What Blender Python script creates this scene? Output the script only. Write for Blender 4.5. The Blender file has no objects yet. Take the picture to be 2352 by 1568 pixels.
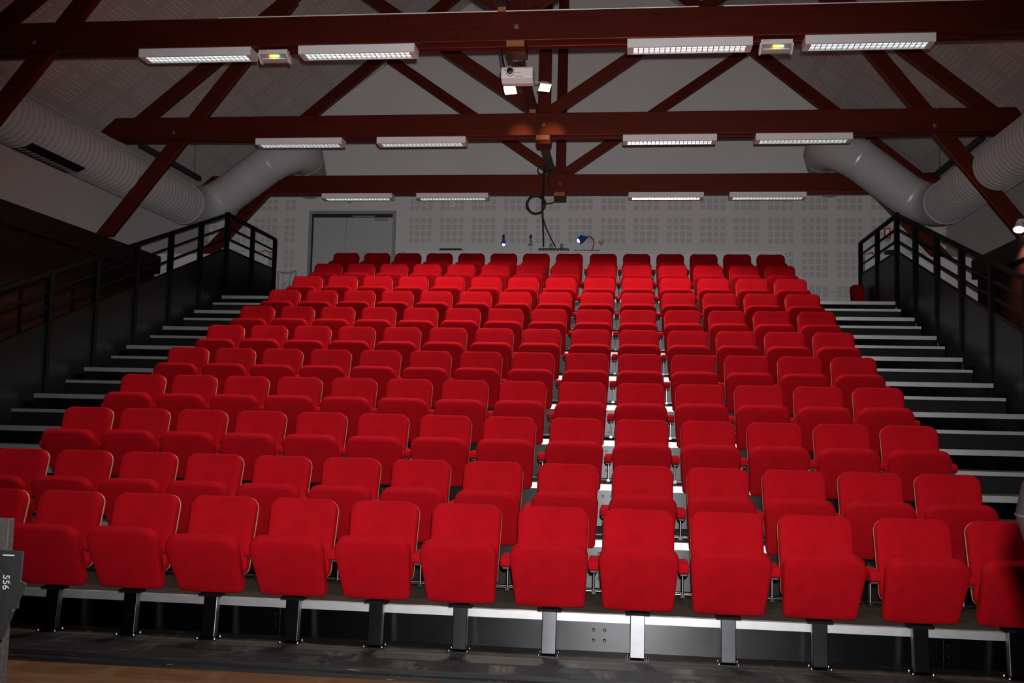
import bpy, bmesh, math, random
from mathutils import Vector, Matrix, Euler
random.seed(7)
C = bpy.context.scene.collection
PI = math.pi
# ------------------------------------------------------------------ helpers
def tag(o, label=None, cat=None, group=None, kind=None):
    if label: o['label'] = label
    if cat: o['category'] = cat
    if group: o['group'] = group
    if kind: o['kind'] = kind
    return o
def empty(name, loc=(0, 0, 0), rz=0.0):
    o = bpy.data.objects.new(name, None); C.objects.link(o)
    o.location = loc; o.rotation_euler = (0, 0, rz); o.empty_display_size = .1
    return o
def obj(name, bm, mat, parent=None, loc=(0, 0, 0), rot=(0, 0, 0), smooth=None, bevel=0.0):
    bmesh.ops.recalc_face_normals(bm, faces=bm.faces[:])
    me = bpy.data.meshes.new(name); bm.to_mesh(me); bm.free()
    if smooth is not None:
        me.polygons.foreach_set('use_smooth', [True] * len(me.polygons))
        if smooth < 180: me.set_sharp_from_angle(angle=math.radians(smooth))
    me.materials.append(mat)
    o = bpy.data.objects.new(name, me); C.objects.link(o)
    o.parent = parent; o.location = loc; o.rotation_euler = rot
    if bevel:
        m = o.modifiers.new('bevel', 'BEVEL'); m.width = bevel; m.segments = 2; m.limit_method = 'ANGLE'
    return o
def BM(): return bmesh.new()
def box(bm, x0, x1, y0, y1, z0, z1, mtx=None):
    vs = [Vector((x, y, z)) for z in (z0, z1) for y in (y0, y1) for x in (x0, x1)]
    if mtx: vs = [mtx @ v for v in vs]
    v = [bm.verts.new(p) for p in vs]
    for f in ((0, 2, 3, 1), (4, 5, 7, 6), (0, 1, 5, 4), (2, 6, 7, 3), (0, 4, 6, 2), (1, 3, 7, 5)):
        bm.faces.new([v[i] for i in f])
    return bm
def boxb(*a, **k): return box(BM(), *a, **k)
def prism_xz(bm, pts, y0, y1):
    """polygon given in x,z, extruded along y"""
    a = [bm.verts.new((x, y0, z)) for x, z in pts]; b = [bm.verts.new((x, y1, z)) for x, z in pts]
    bm.faces.new(a); bm.faces.new(b[::-1]); n = len(pts)
    for i in range(n): bm.faces.new((a[i], a[(i + 1) % n], b[(i + 1) % n], b[i]))
    return bm
def prism_yz(bm, pts, x0, x1):
    a = [bm.verts.new((x0, y, z)) for y, z in pts]; b = [bm.verts.new((x1, y, z)) for y, z in pts]
    bm.faces.new(a); bm.faces.new(b[::-1]); n = len(pts)
    for i in range(n): bm.faces.new((a[i], a[(i + 1) % n], b[(i + 1) % n], b[i]))
    return bm
def bar_xz(bm, p, q, w, y0, y1, cut0=None, cut1=None):
    """timber of width w running from p to q (x,z) in a plane y0..y1"""
    d = Vector((q[0] - p[0], q[1] - p[1])).normalized(); n = Vector((-d.y, d.x)) * (w / 2)
    pts = []
    for (e, s, cut) in ((p, 1, cut0), (p, -1, cut0), (q, -1, cut1), (q, 1, cut1)):
        x, z = e[0] + n.x * s, e[1] + n.y * s
        if cut is not None:           # slide the corner along the timber to the height cut
            t = (cut - z) / d.y; x += d.x * t; z += d.y * t
        pts.append((x, z))
    return prism_xz(bm, pts, y0, y1)
def tube(bm, pts, r, seg=8, closed=False, caps=True):
    """sweep a circle along pts; r is a number or one per point"""
    pts = [Vector(p) for p in pts]; n = len(pts); rs = r if isinstance(r, (list, tuple)) else [r] * n
    tans = []
    for i in range(n):
        a = pts[(i - 1) % n] if (closed or i > 0) else pts[i]; b = pts[(i + 1) % n] if (closed or i < n - 1) else pts[i]
        tans.append((b - a).normalized())
    up = Vector((0, 0, 1)) if abs(tans[0].z) < .9 else Vector((1, 0, 0))
    u = (up - tans[0] * up.dot(tans[0])).normalized(); rings = []
    for i in range(n):
        u = (u - tans[i] * u.dot(tans[i])).normalized(); v = tans[i].cross(u)
        rings.append([bm.verts.new(pts[i] + (u * math.cos(2 * PI * k / seg) + v * math.sin(2 * PI * k / seg)) * rs[i]) for k in range(seg)])
    for i in range(n if closed else n - 1):
        A, B = rings[i], rings[(i + 1) % n]
        for k in range(seg): bm.faces.new((A[k], A[(k + 1) % seg], B[(k + 1) % seg], B[k]))
    if caps and not closed: bm.faces.new(rings[0][::-1]); bm.faces.new(rings[-1])
    return bm
def pillow(w0, w1, h, r0, r1, th, puff=.016, edge=.022, bow=0.0, seg=7, sag=0.0):
    """upholstered pad standing on z=0: width w0 at the foot, w1 at the top, rounded corners; front towards -y, back at y=0"""
    prof = []
    def corner(cx, cz, r, a0, a1):
        for i in range(seg + 1):
            a = a0 + (a1 - a0) * i / seg; prof.append((cx + r * math.cos(a), cz + r * math.sin(a)))
    corner(w1 / 2 - r1, h - r1, r1, 0, PI / 2); corner(-w1 / 2 + r1, h - r1, r1, PI / 2, PI)
    corner(-w0 / 2 + r0, r0, r0, PI, 1.5 * PI); corner(w0 / 2 - r0, r0, r0, 1.5 * PI, 2 * PI)
    # resample straight runs so that the bow bends them
    out = []
    n = len(prof)
    for i in range(n):
        a = prof[i]; b = prof[(i + 1) % n]; L = math.hypot(b[0] - a[0], b[1] - a[1]); k = max(1, int(L / .05))
        for j in range(k): out.append((a[0] + (b[0] - a[0]) * j / k, a[1] + (b[1] - a[1]) * j / k))
    out = [(x, z - sag * (1 - (2 * x / w0) ** 2) * max(0, 1 - z / (.3 * h))) for x, z in out]
    cx, cz = 0, h / 2
    bm = BM(); rings = []
    lv = [(0, 0.0), (0, th - edge), (edge * .3, th - edge * .3), (edge, th)]
    n = len(out)
    nor = []
    for i in range(n):
        a = Vector(out[i - 1]); b = Vector(out[(i + 1) % n]); t = (b - a).normalized(); nor.append(Vector((t.y, -t.x)))
    def Y(x, y): return -y + bow * (1 - (x / (max(w0, w1) / 2)) ** 2)
    for ins, y in lv:
        rings.append([bm.verts.new((out[i][0] - nor[i].x * ins, Y(out[i][0], y), out[i][1] - nor[i].y * ins)) for i in range(n)])
    base = [(out[i][0] - nor[i].x * edge, out[i][1] - nor[i].y * edge) for i in range(n)]
    for s in (.8, .55, .28):
        ring = []
        for (x, z) in base:
            xx = cx + (x - cx) * s; zz = cz + (z - cz) * s
            ring.append(bm.verts.new((xx, Y(xx, th + puff * (1 - s * s)), zz)))
        rings.append(ring)
    for A, B in zip(rings, rings[1:]):
        for i in range(n): bm.faces.new((A[i], A[(i + 1) % n], B[(i + 1) % n], B[i]))
    bm.faces.new(rings[0]); bm.faces.new(rings[-1])
    return bm
def lathe(bm, prof, seg=24, mtx=None):
    """prof: list of (r, z)"""
    rings = []
    for r, z in prof:
        rings.append([bm.verts.new((mtx or Matrix()) @ Vector((r * math.cos(2 * PI * k / seg), r * math.sin(2 * PI * k / seg), z))) for k in range(seg)])
    for A, B in zip(rings, rings[1:]):
        for k in range(seg): bm.faces.new((A[k], A[(k + 1) % seg], B[(k + 1) % seg], B[k]))
    bm.faces.new(rings[0][::-1]); bm.faces.new(rings[-1])
    return bm
def copy_tree(o, parent=None, skip=None):
    c = o.copy(); C.objects.link(c); c.parent = parent
    for ch in o.children:
        if not (skip and ch.name.startswith(skip)): copy_tree(ch, c, skip)
    return c
# ------------------------------------------------------------------ materials
class NT:
    def __init__(s, name):
        s.m = bpy.data.materials.new(name); s.m.use_nodes = True; s.t = s.m.node_tree; s.b = s.t.nodes['Principled BSDF']
    def n(s, typ, **k):
        nd = s.t.nodes.new(typ)
        for a, b in k.items(): setattr(nd, a, b)
        return nd
    def l(s, a, b): s.t.links.new(a, b)
    def math(s, op, a, b=0.0):
        nd = s.n('ShaderNodeMath', operation=op)
        for i, v in enumerate((a, b)):
            if isinstance(v, (int, float)): nd.inputs[i].default_value = v
            else: s.l(v, nd.inputs[i])
        return nd.outputs[0]
    def coords(s): return s.n('ShaderNodeTexCoord').outputs['Object']
    def sep(s, v):
        nd = s.n('ShaderNodeSeparateXYZ'); s.l(v, nd.inputs[0]); return nd.outputs
    def scaled(s, v, sc):
        nd = s.n('ShaderNodeMapping'); nd.inputs['Scale'].default_value = sc; s.l(v, nd.inputs[0]); return nd.outputs[0]
    def noise(s, v, scale, detail=3, rough=.5):
        nd = s.n('ShaderNodeTexNoise'); nd.inputs['Scale'].default_value = scale; nd.inputs['Detail'].default_value = detail
        nd.inputs['Roughness'].default_value = rough; s.l(v, nd.inputs['Vector']); return nd.outputs['Fac']
    def ramp(s, f, stops):
        nd = s.n('ShaderNodeValToRGB'); e = nd.color_ramp.elements
        while len(e) < len(stops): e.new(.5)
        for q, (p, c) in zip(e, stops): q.position = p; q.color = (*c, 1)
        s.l(f, nd.inputs[0]); return nd.outputs[0]
    def mix(s, f, a, b):
        nd = s.n('ShaderNodeMix', data_type='RGBA')
        for k, v in ((0, f), (6, a), (7, b)):
            if isinstance(v, tuple): nd.inputs[k].default_value = (*v, 1)
            elif isinstance(v, (int, float)): nd.inputs[k].default_value = v
            else: s.l(v, nd.inputs[k])
        return nd.outputs[2]
    def color(s, c):
        if isinstance(c, tuple): s.b.inputs['Base Color'].default_value = (*c, 1)
        else: s.l(c, s.b.inputs['Base Color'])
    def bump(s, h, strength=.3, dist=.01):
        nd = s.n('ShaderNodeBump'); nd.inputs['Strength'].default_value = strength; nd.inputs['Distance'].default_value = dist
        s.l(h, nd.inputs['Height']); s.l(nd.outputs[0], s.b.inputs['Normal'])
    def set(s, **k):
        for a, v in k.items(): s.b.inputs[a.replace('_', ' ')].default_value = v
        return s
def paint(name, col, rough=.6, metal=0.0, var=.08, scale=6, spec=.5):
    t = NT(name); c = t.coords(); f = t.noise(c, scale, 4)
    t.color(t.ramp(f, [(.3, tuple(x * (1 - var) for x in col)), (.7, tuple(x * (1 + var) for x in col))]))
    t.set(Roughness=rough, Metallic=metal); t.b.inputs['Specular IOR Level'].default_value = spec
    return t.m
def emit(name, col, strength, base=(.8, .8, .8)):
    t = NT(name); c = t.coords(); f = t.noise(c, 20, 1)
    t.color(base); t.l(t.ramp(f, [(0, col), (1, tuple(x * .96 for x in col))]), t.b.inputs['Emission Color'])
    t.set(Emission_Strength=strength, Roughness=.4); return t.m
def fabric(name, col, seams):
    t = NT(name); c = t.coords(); f = t.noise(c, 9, 3); f2 = t.noise(c, 420, 2)
    base = t.ramp(f, [(.25, tuple(x * .86 for x in col)), (.75, tuple(x * 1.08 for x in col))])
    if seams:
        x, y, z = t.sep(c)
        inside = t.math('LESS_THAN', t.math('ABSOLUTE', t.math('SUBTRACT', x, .004)), .036)
        fr = t.math('FRACT', t.math('ADD', t.math('DIVIDE', x, .018), 10.28))
        line = t.math('MULTIPLY', t.math('LESS_THAN', t.math('ABSOLUTE', t.math('SUBTRACT', fr, .5)), .13), inside)
        base = t.mix(line, base, tuple(x * .86 for x in col))
        h = t.math('SUBTRACT', t.math('MULTIPLY', f2, .25), line)
        t.bump(h, .5, .003)
    else:
        t.bump(f2, .25, .002)
    t.color(base)
    t.set(Roughness=.95); t.b.inputs['Specular IOR Level'].default_value = .03
    t.b.inputs['Sheen Weight'].default_value = .05; t.b.inputs['Sheen Roughness'].default_value = .35
    t.b.inputs['Sheen Tint'].default_value = (1, .03, .03, 1)
    return t.m
def wood(name, a, b, axis='x', rough=.4, sc=1.0, slats=0, spec=.5, tint=None):
    t = NT(name); c = t.coords()
    s = {'x': (.5, 9, 9), 'y': (9, .5, 9), 'z': (9, 9, .5)}[axis]
    f = t.noise(t.scaled(c, tuple(q * sc for q in s)), 2.2, 6, .62)
    kn = t.noise(t.scaled(c, (1.0, 1.8, 1.8)), 9.0, 1)
    col = t.ramp(f, [(.28, a), (.72, b)])
    col = t.mix(t.math('GREATER_THAN', kn, .745), col, tuple(q * .4 for q in a))
    if slats:
        x, y, z = t.sep(c)
        fr = t.math('FRACT', t.math('DIVIDE', y, slats)); g = t.math('LESS_THAN', fr, .22)
        col = t.mix(g, col, tuple(q * .25 for q in a)); t.bump(t.math('SUBTRACT', 1.0, g), .5, .01)
    else: t.bump(f, .15, .004)
    t.color(col); t.set(Roughness=rough); t.b.inputs['Specular IOR Level'].default_value = spec
    if tint: t.b.inputs['Specular Tint'].default_value = (*tint, 1)
    return t.m
RED = (.252, .0026, .0062)
M = {}
M['fabric_back'] = fabric('red_fabric_seamed', RED, True)
M['fabric'] = fabric('red_fabric', tuple(x for x in RED), False)
M['ply'] = wood('beech_ply_shell', (.30, .15, .06), (.45, .25, .11), 'z', .45)
M['black_steel'] = paint('black_coated_steel', (.060, .062, .066), .27, 1.0, .1, 12)
M['black_paint'] = paint('matt_black_metal', (.012, .012, .013), .5, .0, .2, 10)
M['dark_rail'] = paint('black_rail_metal', (.0020, .0022, .0024), .6, .0, .15, 8, .08)
M['zinc'] = paint('zinc_bolt', (.28, .28, .28), .3, 1.0)
M['rod'] = paint('arm_rod_steel', (.30, .30, .31), .3, 1.0)
M['alu'] = paint('brushed_aluminium_nosing', (.40, .405, .41), .45, .85, .06, 14)
M['beam'] = wood('red_stained_timber', (.032, .0040, .0032), (.064, .0080, .0052), 'x', .46, spec=1.0, tint=(1, .24, .15))
M['beam_z'] = wood('red_stained_timber_post', (.032, .0040, .0032), (.064, .0080, .0052), 'z', .48, spec=.7, tint=(1, .24, .15))
M['block'] = wood('pale_wood_and_lit_face', (.30, .09, .025), (.42, .15, .05), 'x', .5)  # pale wood of the shims; on the post end it paints flood light
M['cap'] = wood('dark_red_wall_beam', (.013, .0028, .0024), (.022, .0046, .0038), 'y', .55, spec=.3)
M['dado'] = wood('red_brown_slatted_wood', (.017, .0028, .0016), (.032, .0052, .0026), 'z', .5, 1.0, .03, spec=.3)
M['white_metal'] = paint('white_enamelled_metal', (.85, .83, .83), .4, 0, .02)
M['white_plastic'] = paint('white_plastic', (.86, .82, .80), .42, 0, .02)
M['louvre'] = paint('bright_louvre_metal', (.85, .86, .87), .22, .85, .02)
M['grey_plastic'] = paint('grey_plastic', (.32, .32, .32), .45)
M['dark_plastic'] = paint('black_plastic', (.012, .013, .015), .35)
M['duct'] = paint('light_grey_duct_steel', (.46, .465, .48), .75, 0, .05, 3)
M['duct_ring'] = paint('duct_flange_steel', (.62, .62, .63), .4, .3)
M['tray_grey'] = paint('grey_cable_tray', (.10, .11, .11), .6)
M['tray_dark'] = paint('dark_grille_metal', (.030, .026, .026), .5)
M['cable'] = paint('black_cable', (.010, .012, .012), .45)
M['red_metal'] = paint('red_lacquered_arm', (.42, .03, .025), .35)
M['blue_metal'] = paint('blue_lamp_shade', (.02, .08, .42), .3, .2)
M['desk'] = paint('pale_grey_desk_panel', (.64, .62, .61), .6, 0, .03, 2)
M['desk_top'] = paint('dark_desk_edge', (.10, .10, .10), .5)
M['ledge'] = paint('pale_painted_masonry', (.74, .72, .71), .75, 0, .03, 3)
M['door'] = paint('grey_painted_door', (.46, .48, .475), .5, 0, .03, 3)
M['door_frame'] = paint('mid_grey_door_frame', (.29, .305, .31), .55)
M['gap'] = paint('dark_door_gap', (.01, .012, .012), .7)
M['speckled'] = paint('speckled_black_ply', (.10, .09, .092), .55, 0, .3, 60)
M['bolt_grey'] = paint('dull_bolt_cap', (.10, .10, .095), .6)
M['lantern_dark'] = paint('dark_spotlight_housing', (.010, .011, .012), .5, 0, .15, 30, .2)
M['lantern'] = paint('black_lantern_metal', (.035, .038, .04), .42, .1, .15, 30)
M['flood_glass'] = emit('flood_glass_lit', (1, .80, .45), 45)
M['par_glass'] = emit('par_glass_lit', (1, .82, .5), 12)
M['bulb'] = emit('small_bulb_lit', (.55, .75, 1), 14)
M['tube_lamp'] = emit('fluorescent_tube', (.86, 1, .98), 5.0)
M['led_yellow'] = emit('yellow_led', (1, .55, .02), 7)
M['led_green'] = emit('green_led', (.2, 1, .3), 3.5)
M['diffuser'] = paint('clear_prismatic_cover', (.42, .36, .33), .25, 0, .05)
M['marker'] = paint('white_marker', (.75, .75, .75), .6)
M['orange_mark'] = paint('orange_print', (.75, .45, .12), .6)
M['yellow'] = paint('ochre_ornament', (.40, .27, .05), .5)
# perforated back wall
def wall_mat(name, pattern):
    t = NT(name); c = t.coords(); x, y, z = t.sep(c)
    f = t.noise(c, 1.3, 4); base = t.ramp(f, [(.3, (.66, .645, .64)), (.7, (.70, .685, .68))])
    if pattern:
        u = t.math('FRACT', t.math('DIVIDE', t.math('ADD', x, 20.0 * .615 - .10), .615))
        v = t.math('FRACT', t.math('DIVIDE', t.math('ADD', z, 20.0 * .625 - .28), .625))
        def sq(q):
            a = t.math('LESS_THAN', q, .80)
            b = t.math('LESS_THAN', t.math('ABSOLUTE', t.math('SUBTRACT', t.math('FRACT', t.math('MULTIPLY', q, 5.0)), .5)), .36)
            return t.math('MULTIPLY', a, b)
        m = t.math('MULTIPLY', sq(u), sq(v))
        m = t.math('MULTIPLY', m, t.math('LESS_THAN', z, 4.98))
        m = t.math('MULTIPLY', m, t.math('GREATER_THAN', t.math('ABSOLUTE', t.math('ADD', x, 4.05)), 1.12))
        # fine holes inside each square keep it only slightly darker
        h = t.noise(c, 60, 2)
        dark = t.ramp(h, [(.35, (.51, .50, .495)), (.65, (.565, .55, .545))])
        base = t.mix(m, base, dark); t.bump(t.math('SUBTRACT', 1.0, m), .1, .004)
        seam = t.math('LESS_THAN', t.math('ABSOLUTE', t.math('SUBTRACT', z, 3.15)), .006)
        base = t.mix(seam, base, (.42, .41, .40))
    t.color(base); t.set(Roughness=.85); return t.m
M['wall_back'] = wall_mat('perforated_acoustic_board', True)
M['wall'] = wall_mat('grey_white_plaster', False)
def ceil_mat():
    t = NT('slotted_acoustic_ceiling'); c = t.coords(); x, y, z = t.sep(c)
    ax = t.math('MULTIPLY', t.math('ABSOLUTE', t.math('SUBTRACT', x, .03)), 1.244)
    def grp(q, o): return t.math('LESS_THAN', t.math('FRACT', t.math('DIVIDE', t.math('ADD', q, o), .62)), .74)
    g = t.math('MULTIPLY', grp(ax, .0), grp(y, 31.0))
    d1 = t.math('LESS_THAN', t.math('FRACT', t.math('DIVIDE', ax, .0775)), .64)
    d2 = t.math('LESS_THAN', t.math('FRACT', t.math('DIVIDE', t.math('ADD', y, 31.0), .0775)), .24)
    m = t.math('MULTIPLY', g, t.math('MULTIPLY', d1, d2))
    f = t.noise(c, 1.1, 3); base = t.ramp(f, [(.3, (.53, .50, .485)), (.7, (.59, .555, .54))])
    t.color(t.mix(m, base, (.95, .90, .87))); t.bump(m, .3, .004); t.set(Roughness=.85); return t.m
M['ceiling'] = ceil_mat()
def perf_mat():
    t = NT('perforated_black_sheet'); c = t.coords(); x, y, z = t.sep(c)
    a = t.math('LESS_THAN', t.math('FRACT', t.math('DIVIDE', t.math('ADD', y, 40.0), .06)), .55)
    b = t.math('LESS_THAN', t.math('FRACT', t.math('DIVIDE', t.math('ADD', z, 40.0), .03)), .4)
    m = t.math('MULTIPLY', a, b); t.color(t.mix(m, (.0055, .0058, .006), (.0007, .0007, .0007)))
    t.set(Roughness=.42, Metallic=.3); t.b.inputs['Specular IOR Level'].default_value = .25; return t.m
M['perf'] = perf_mat()
def brushed(t):
    v = t.n('ShaderNodeCombineXYZ'); v.inputs[2].default_value = 1.0; t.l(v.outputs[0], t.b.inputs['Tangent'])
def riser_mat():
    t = NT('black_glossy_riser_sheet'); c = t.coords(); f = t.noise(c, 2.5, 4)
    t.color(t.ramp(f, [(.3, (.026, .027, .028)), (.7, (.034, .035, .036))]))
    t.l(t.ramp(f, [(.2, (.33,) * 3), (.8, (.37,) * 3)]), t.b.inputs['Roughness'])
    t.set(Metallic=1.0, Anisotropic=.8); brushed(t); return t.m
M['riser'] = riser_mat()
def ped_mat():
    t = NT('black_brushed_pedestal'); c = t.coords(); f = t.noise(c, 12, 3)
    t.color(t.ramp(f, [(.3, (.045, .046, .050)), (.7, (.055, .056, .061))])); t.set(Metallic=1.0, Anisotropic=.7, Roughness=.33); brushed(t); return t.m
M['pedestal'] = ped_mat()
M['step_box'] = paint('dark_grey_step_sheet', (.0055, .006, .0062), .6, 0, .1, 5, .12)
def carpet_mat():
    t = NT('brown_tread_carpet'); c = t.coords(); f = t.noise(c, 160, 3)
    t.color(t.ramp(f, [(.3, (.022, .016, .012)), (.7, (.036, .027, .021))])); t.bump(f, .5, .004); t.set(Roughness=.95); t.b.inputs['Specular IOR Level'].default_value = .06; return t.m
M['carpet'] = carpet_mat()
def worn_mat():
    t = NT('worn_black_boards_lit_band'); c = t.coords()
    f = t.noise(t.scaled(c, (.8, 22, 22)), 3.0, 5, .6); g = t.noise(t.scaled(c, (.6, 5, 5)), 2.0, 3); sp = t.noise(t.scaled(c, (1.2, 60, 60)), 4, 2)
    base = t.ramp(f, [(.30, (.005, .0055, .006)), (.60, (.014, .0145, .015)), (.75, (.026, .025, .023))])
    x, y, z = t.sep(c)
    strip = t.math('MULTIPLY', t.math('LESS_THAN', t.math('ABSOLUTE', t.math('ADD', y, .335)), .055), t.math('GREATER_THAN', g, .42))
    base = t.mix(strip, base, (.060, .038, .024))  # brown band paints in the flood light falling between the seats
    base = t.mix(t.math('GREATER_THAN', sp, .74), base, (.35, .25, .16))
    t.color(base); t.set(Roughness=.5); t.b.inputs['Specular IOR Level'].default_value = .2; t.bump(f, .3, .004); return t.m
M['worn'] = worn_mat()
def floor_mat():
    t = NT('brown_stage_floor'); c = t.coords(); f = t.noise(t.scaled(c, (1, 4, 4)), 3.0, 5, .6); g = t.noise(c, 40, 3)
    base = t.ramp(f, [(.3, (.085, .040, .017)), (.7, (.125, .062, .027))])
    base = t.mix(t.math('GREATER_THAN', g, .70), base, (.035, .02, .012))
    t.color(base); t.set(Roughness=.7); t.b.inputs['Specular IOR Level'].default_value = .08; return t.m
M['floor'] = floor_mat()
# ------------------------------------------------------------------ dimensions (metres)
D, H = 1.0066, .3505                # row going and rise
def treadY(k): return -.15 + D * k
def treadZ(k): return -.5555 + H * k
BOARD = -.79; FLOOR = -.84
XL, XR = -5.32, 5.27
YW = 12.0                           # back wall
SP = .55                            # seat pitch
# ------------------------------------------------------------------ room shell
def struct(name, bm, m, parent=None, **k):
    o = obj(name, bm, m, parent, **k)
    if parent is None: o['kind'] = 'structure'
    return o
struct('floor', boxb(-7.2, 7.2, -9, 12.2, FLOOR - .1, FLOOR), M['floor'])
ZR, SL, XC, XW = 10.15, .74, .03, 6.95
def cz(x): return ZR - SL * abs(x - XC)
bm = BM()
for s in (-1, 1):
    xo = XC + s * 7.2
    prism_xz(bm, [(XC, ZR), (xo, cz(xo)), (xo, cz(xo) + .2), (XC, ZR + .2)], -9, 12.2)
struct('ceiling', bm, M['ceiling'])
struct('wall_back', prism_xz(BM(), [(-7.1, FLOOR), (7.1, FLOOR), (7.1, cz(7.1)), (XC, ZR), (-7.1, cz(-7.1))], YW, YW + .2), M['wall_back'])
struct('wall_left', boxb(-XW - .2, -XW, -9, YW, FLOOR, cz(-XW) + .02), M['wall'])
struct('wall_right', boxb(XW, XW + .2, -9, YW, FLOOR, cz(XW) + .02), M['wall'])
for i, s in enumerate((-1, 1)):
    a, b = sorted((s * 6.40, s * (XW - .001)))
    w = struct('trim_%d' % (i + 1), boxb(a, b, -9, 8.72, FLOOR + .001, 2.93), M['dado'])
    a, b = sorted((s * 6.34, s * (XW - .001)))
    struct('trim_%d' % (i + 3), boxb(a, b, -9, 8.80, 2.931, 3.215), M['cap'])
    a, b = sorted((s * 5.58, s * (XW - .001)))
    struct('trim_%d' % (i + 5), boxb(a, b, 9.95, 10.75, FLOOR + .001, 3.46), M['ledge'])
    a, b = sorted((s * 5.62, s * (XW - .001)))
    if s > 0: a = 5.47
    struct('trim_%d' % (i + 7), boxb(a, b, 11.72, YW - .001, FLOOR + .001, 3.795), M['ledge'])
# door
dr = empty('door_1', (-4.06, YW, treadZ(9))); dr['kind'] = 'structure'
z1 = 4.655 - treadZ(9)
bm = BM(); box(bm, -.86, -.80, -.05, .02, 0, z1); box(bm, .80, .86, -.05, .02, 0, z1); box(bm, -.80, .80, -.05, .02, z1 - .06, z1)
obj('door_frame', bm, M['door_frame'], dr)
obj('dark_gap', boxb(-.80, .80, -.018, -.004, 0, z1 - .06), M['gap'], dr)
for n, (a, b) in enumerate(((-.765, -.115), (-.11, .80))):
    lf = obj('door_leaf', boxb(a, b, -.04, -.02, .01, z1 - .13), M['door'], dr, bevel=.003)
cl = obj('door_closer', boxb(.45, .70, -.10, -.042, z1 - .20, z1 - .14), M['grey_plastic'], dr, bevel=.006)
obj('closer_arm', boxb(.02, .46, -.09, -.06, z1 - .125, z1 - .105), M['grey_plastic'], dr)
# ------------------------------------------------------------------ seating tiers
ORD = ['first', 'second', 'third', 'fourth', 'fifth', 'sixth', 'seventh', 'eighth', 'ninth', 'tenth', 'eleventh', 'twelfth', 'thirteenth', 'fourteenth']
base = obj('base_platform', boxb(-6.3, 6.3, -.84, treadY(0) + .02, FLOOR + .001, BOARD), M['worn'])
tag(base, 'worn black timber base board carrying the pedestals of the front row', 'platform')
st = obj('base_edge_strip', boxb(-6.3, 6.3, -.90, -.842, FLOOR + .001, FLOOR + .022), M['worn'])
tag(st, 'thin black strip lying on the brown floor along the base board', 'floor strip')
def bolt_head(bm, x, y, z, r=.009):
    lathe(bm, [(r, 0), (r, .004), (r * .6, .009)], 8, Matrix.Translation((x, y, z)) @ Matrix.Rotation(PI / 2, 4, 'X'))
for k in range(10):
    y0, zt = treadY(k), treadZ(k)
    zb = BOARD if k == 0 else treadZ(k - 1)
    y1 = treadY(k + 1) + .012 if k < 9 else YW - .01
    t = empty('seating_tier', (0, y0, zt))
    nm = 'lowest' if k == 0 else ('highest' if k == 9 else ORD[k])
    lab = {0: 'lowest black tier with bright metal nosing, its kick panel behind the front seat pedestals',
           9: 'topmost black tier of the seating stand, the landing in front of the back wall'}.get(
        k, 'black carpeted tier with metal nosing, %s from the bottom of the stand' % ORD[k])
    tag(t, lab, 'seating tier', 'stepped tiers of the seating stand')
    obj('tread', boxb(XL, XR, .045, y1 - y0, -.05, -.002), M['carpet'], t)
    obj('nosing', prism_yz(BM(), [(0, 0), (.045, 0), (.045, -.006), (.010, -.008), (.010, -.050), (0, -.050)], XL, XR), M['alu'], t)
    bm = boxb(XL + .01, XR - .01, .012, .032, zb - zt + .001, -.051)
    seams = [-4.05 + 2.1 * i + (.03 if k % 2 else 0) - (.0) for i in range(5)]
    seams = [-3.09, -.98, 1.12, 3.22]
    for sx in seams:
        box(bm, sx - .004, sx + .004, .008, .012, zb - zt + .004, -.055)
        for dx in (-.035, .035):
            for dz in (-.10, zb - zt + .07):
                bolt_head(bm, sx + dx, .011, dz, .011)
    obj('riser_panel', bm, M['riser'], t, smooth=30)
for s in (-1, 1):
    side = 'left' if s < 0 else 'right'
    for k in range(9):
        y0 = treadY(k) + D / 2; zt = treadZ(k) + H / 2
        a, b = (-5.25, -3.98) if s < 0 else (3.98, 5.22)
        t = empty('aisle_step', ((a + b) / 2, y0, treadZ(k))); w = (b - a) / 2
        lab = 'dark box step in the %s aisle, %s' % (side, 'lowest of its flight' if k == 0 else ('topmost of its flight' if k == 8 else '%s from the bottom' % ORD[k]))
        tag(t, lab, 'step', 'half steps in the %s aisle' % side)
        obj('step_body', boxb(-w, w, .008, D / 2 - .002, .001, H / 2 - .012), M['step_box'], t)
        obj('step_tread', boxb(-w, w, .03, D / 2 - .002, H / 2 - .011, H / 2 - .001), M['carpet'], t)
        obj('nosing', prism_yz(BM(), [(0, H / 2), (.03, H / 2), (.03, H / 2 - .01), (.007, H / 2 - .011), (.007, H / 2 - .034), (0, H / 2 - .034)], -w, w), M['alu'], t)
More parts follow.
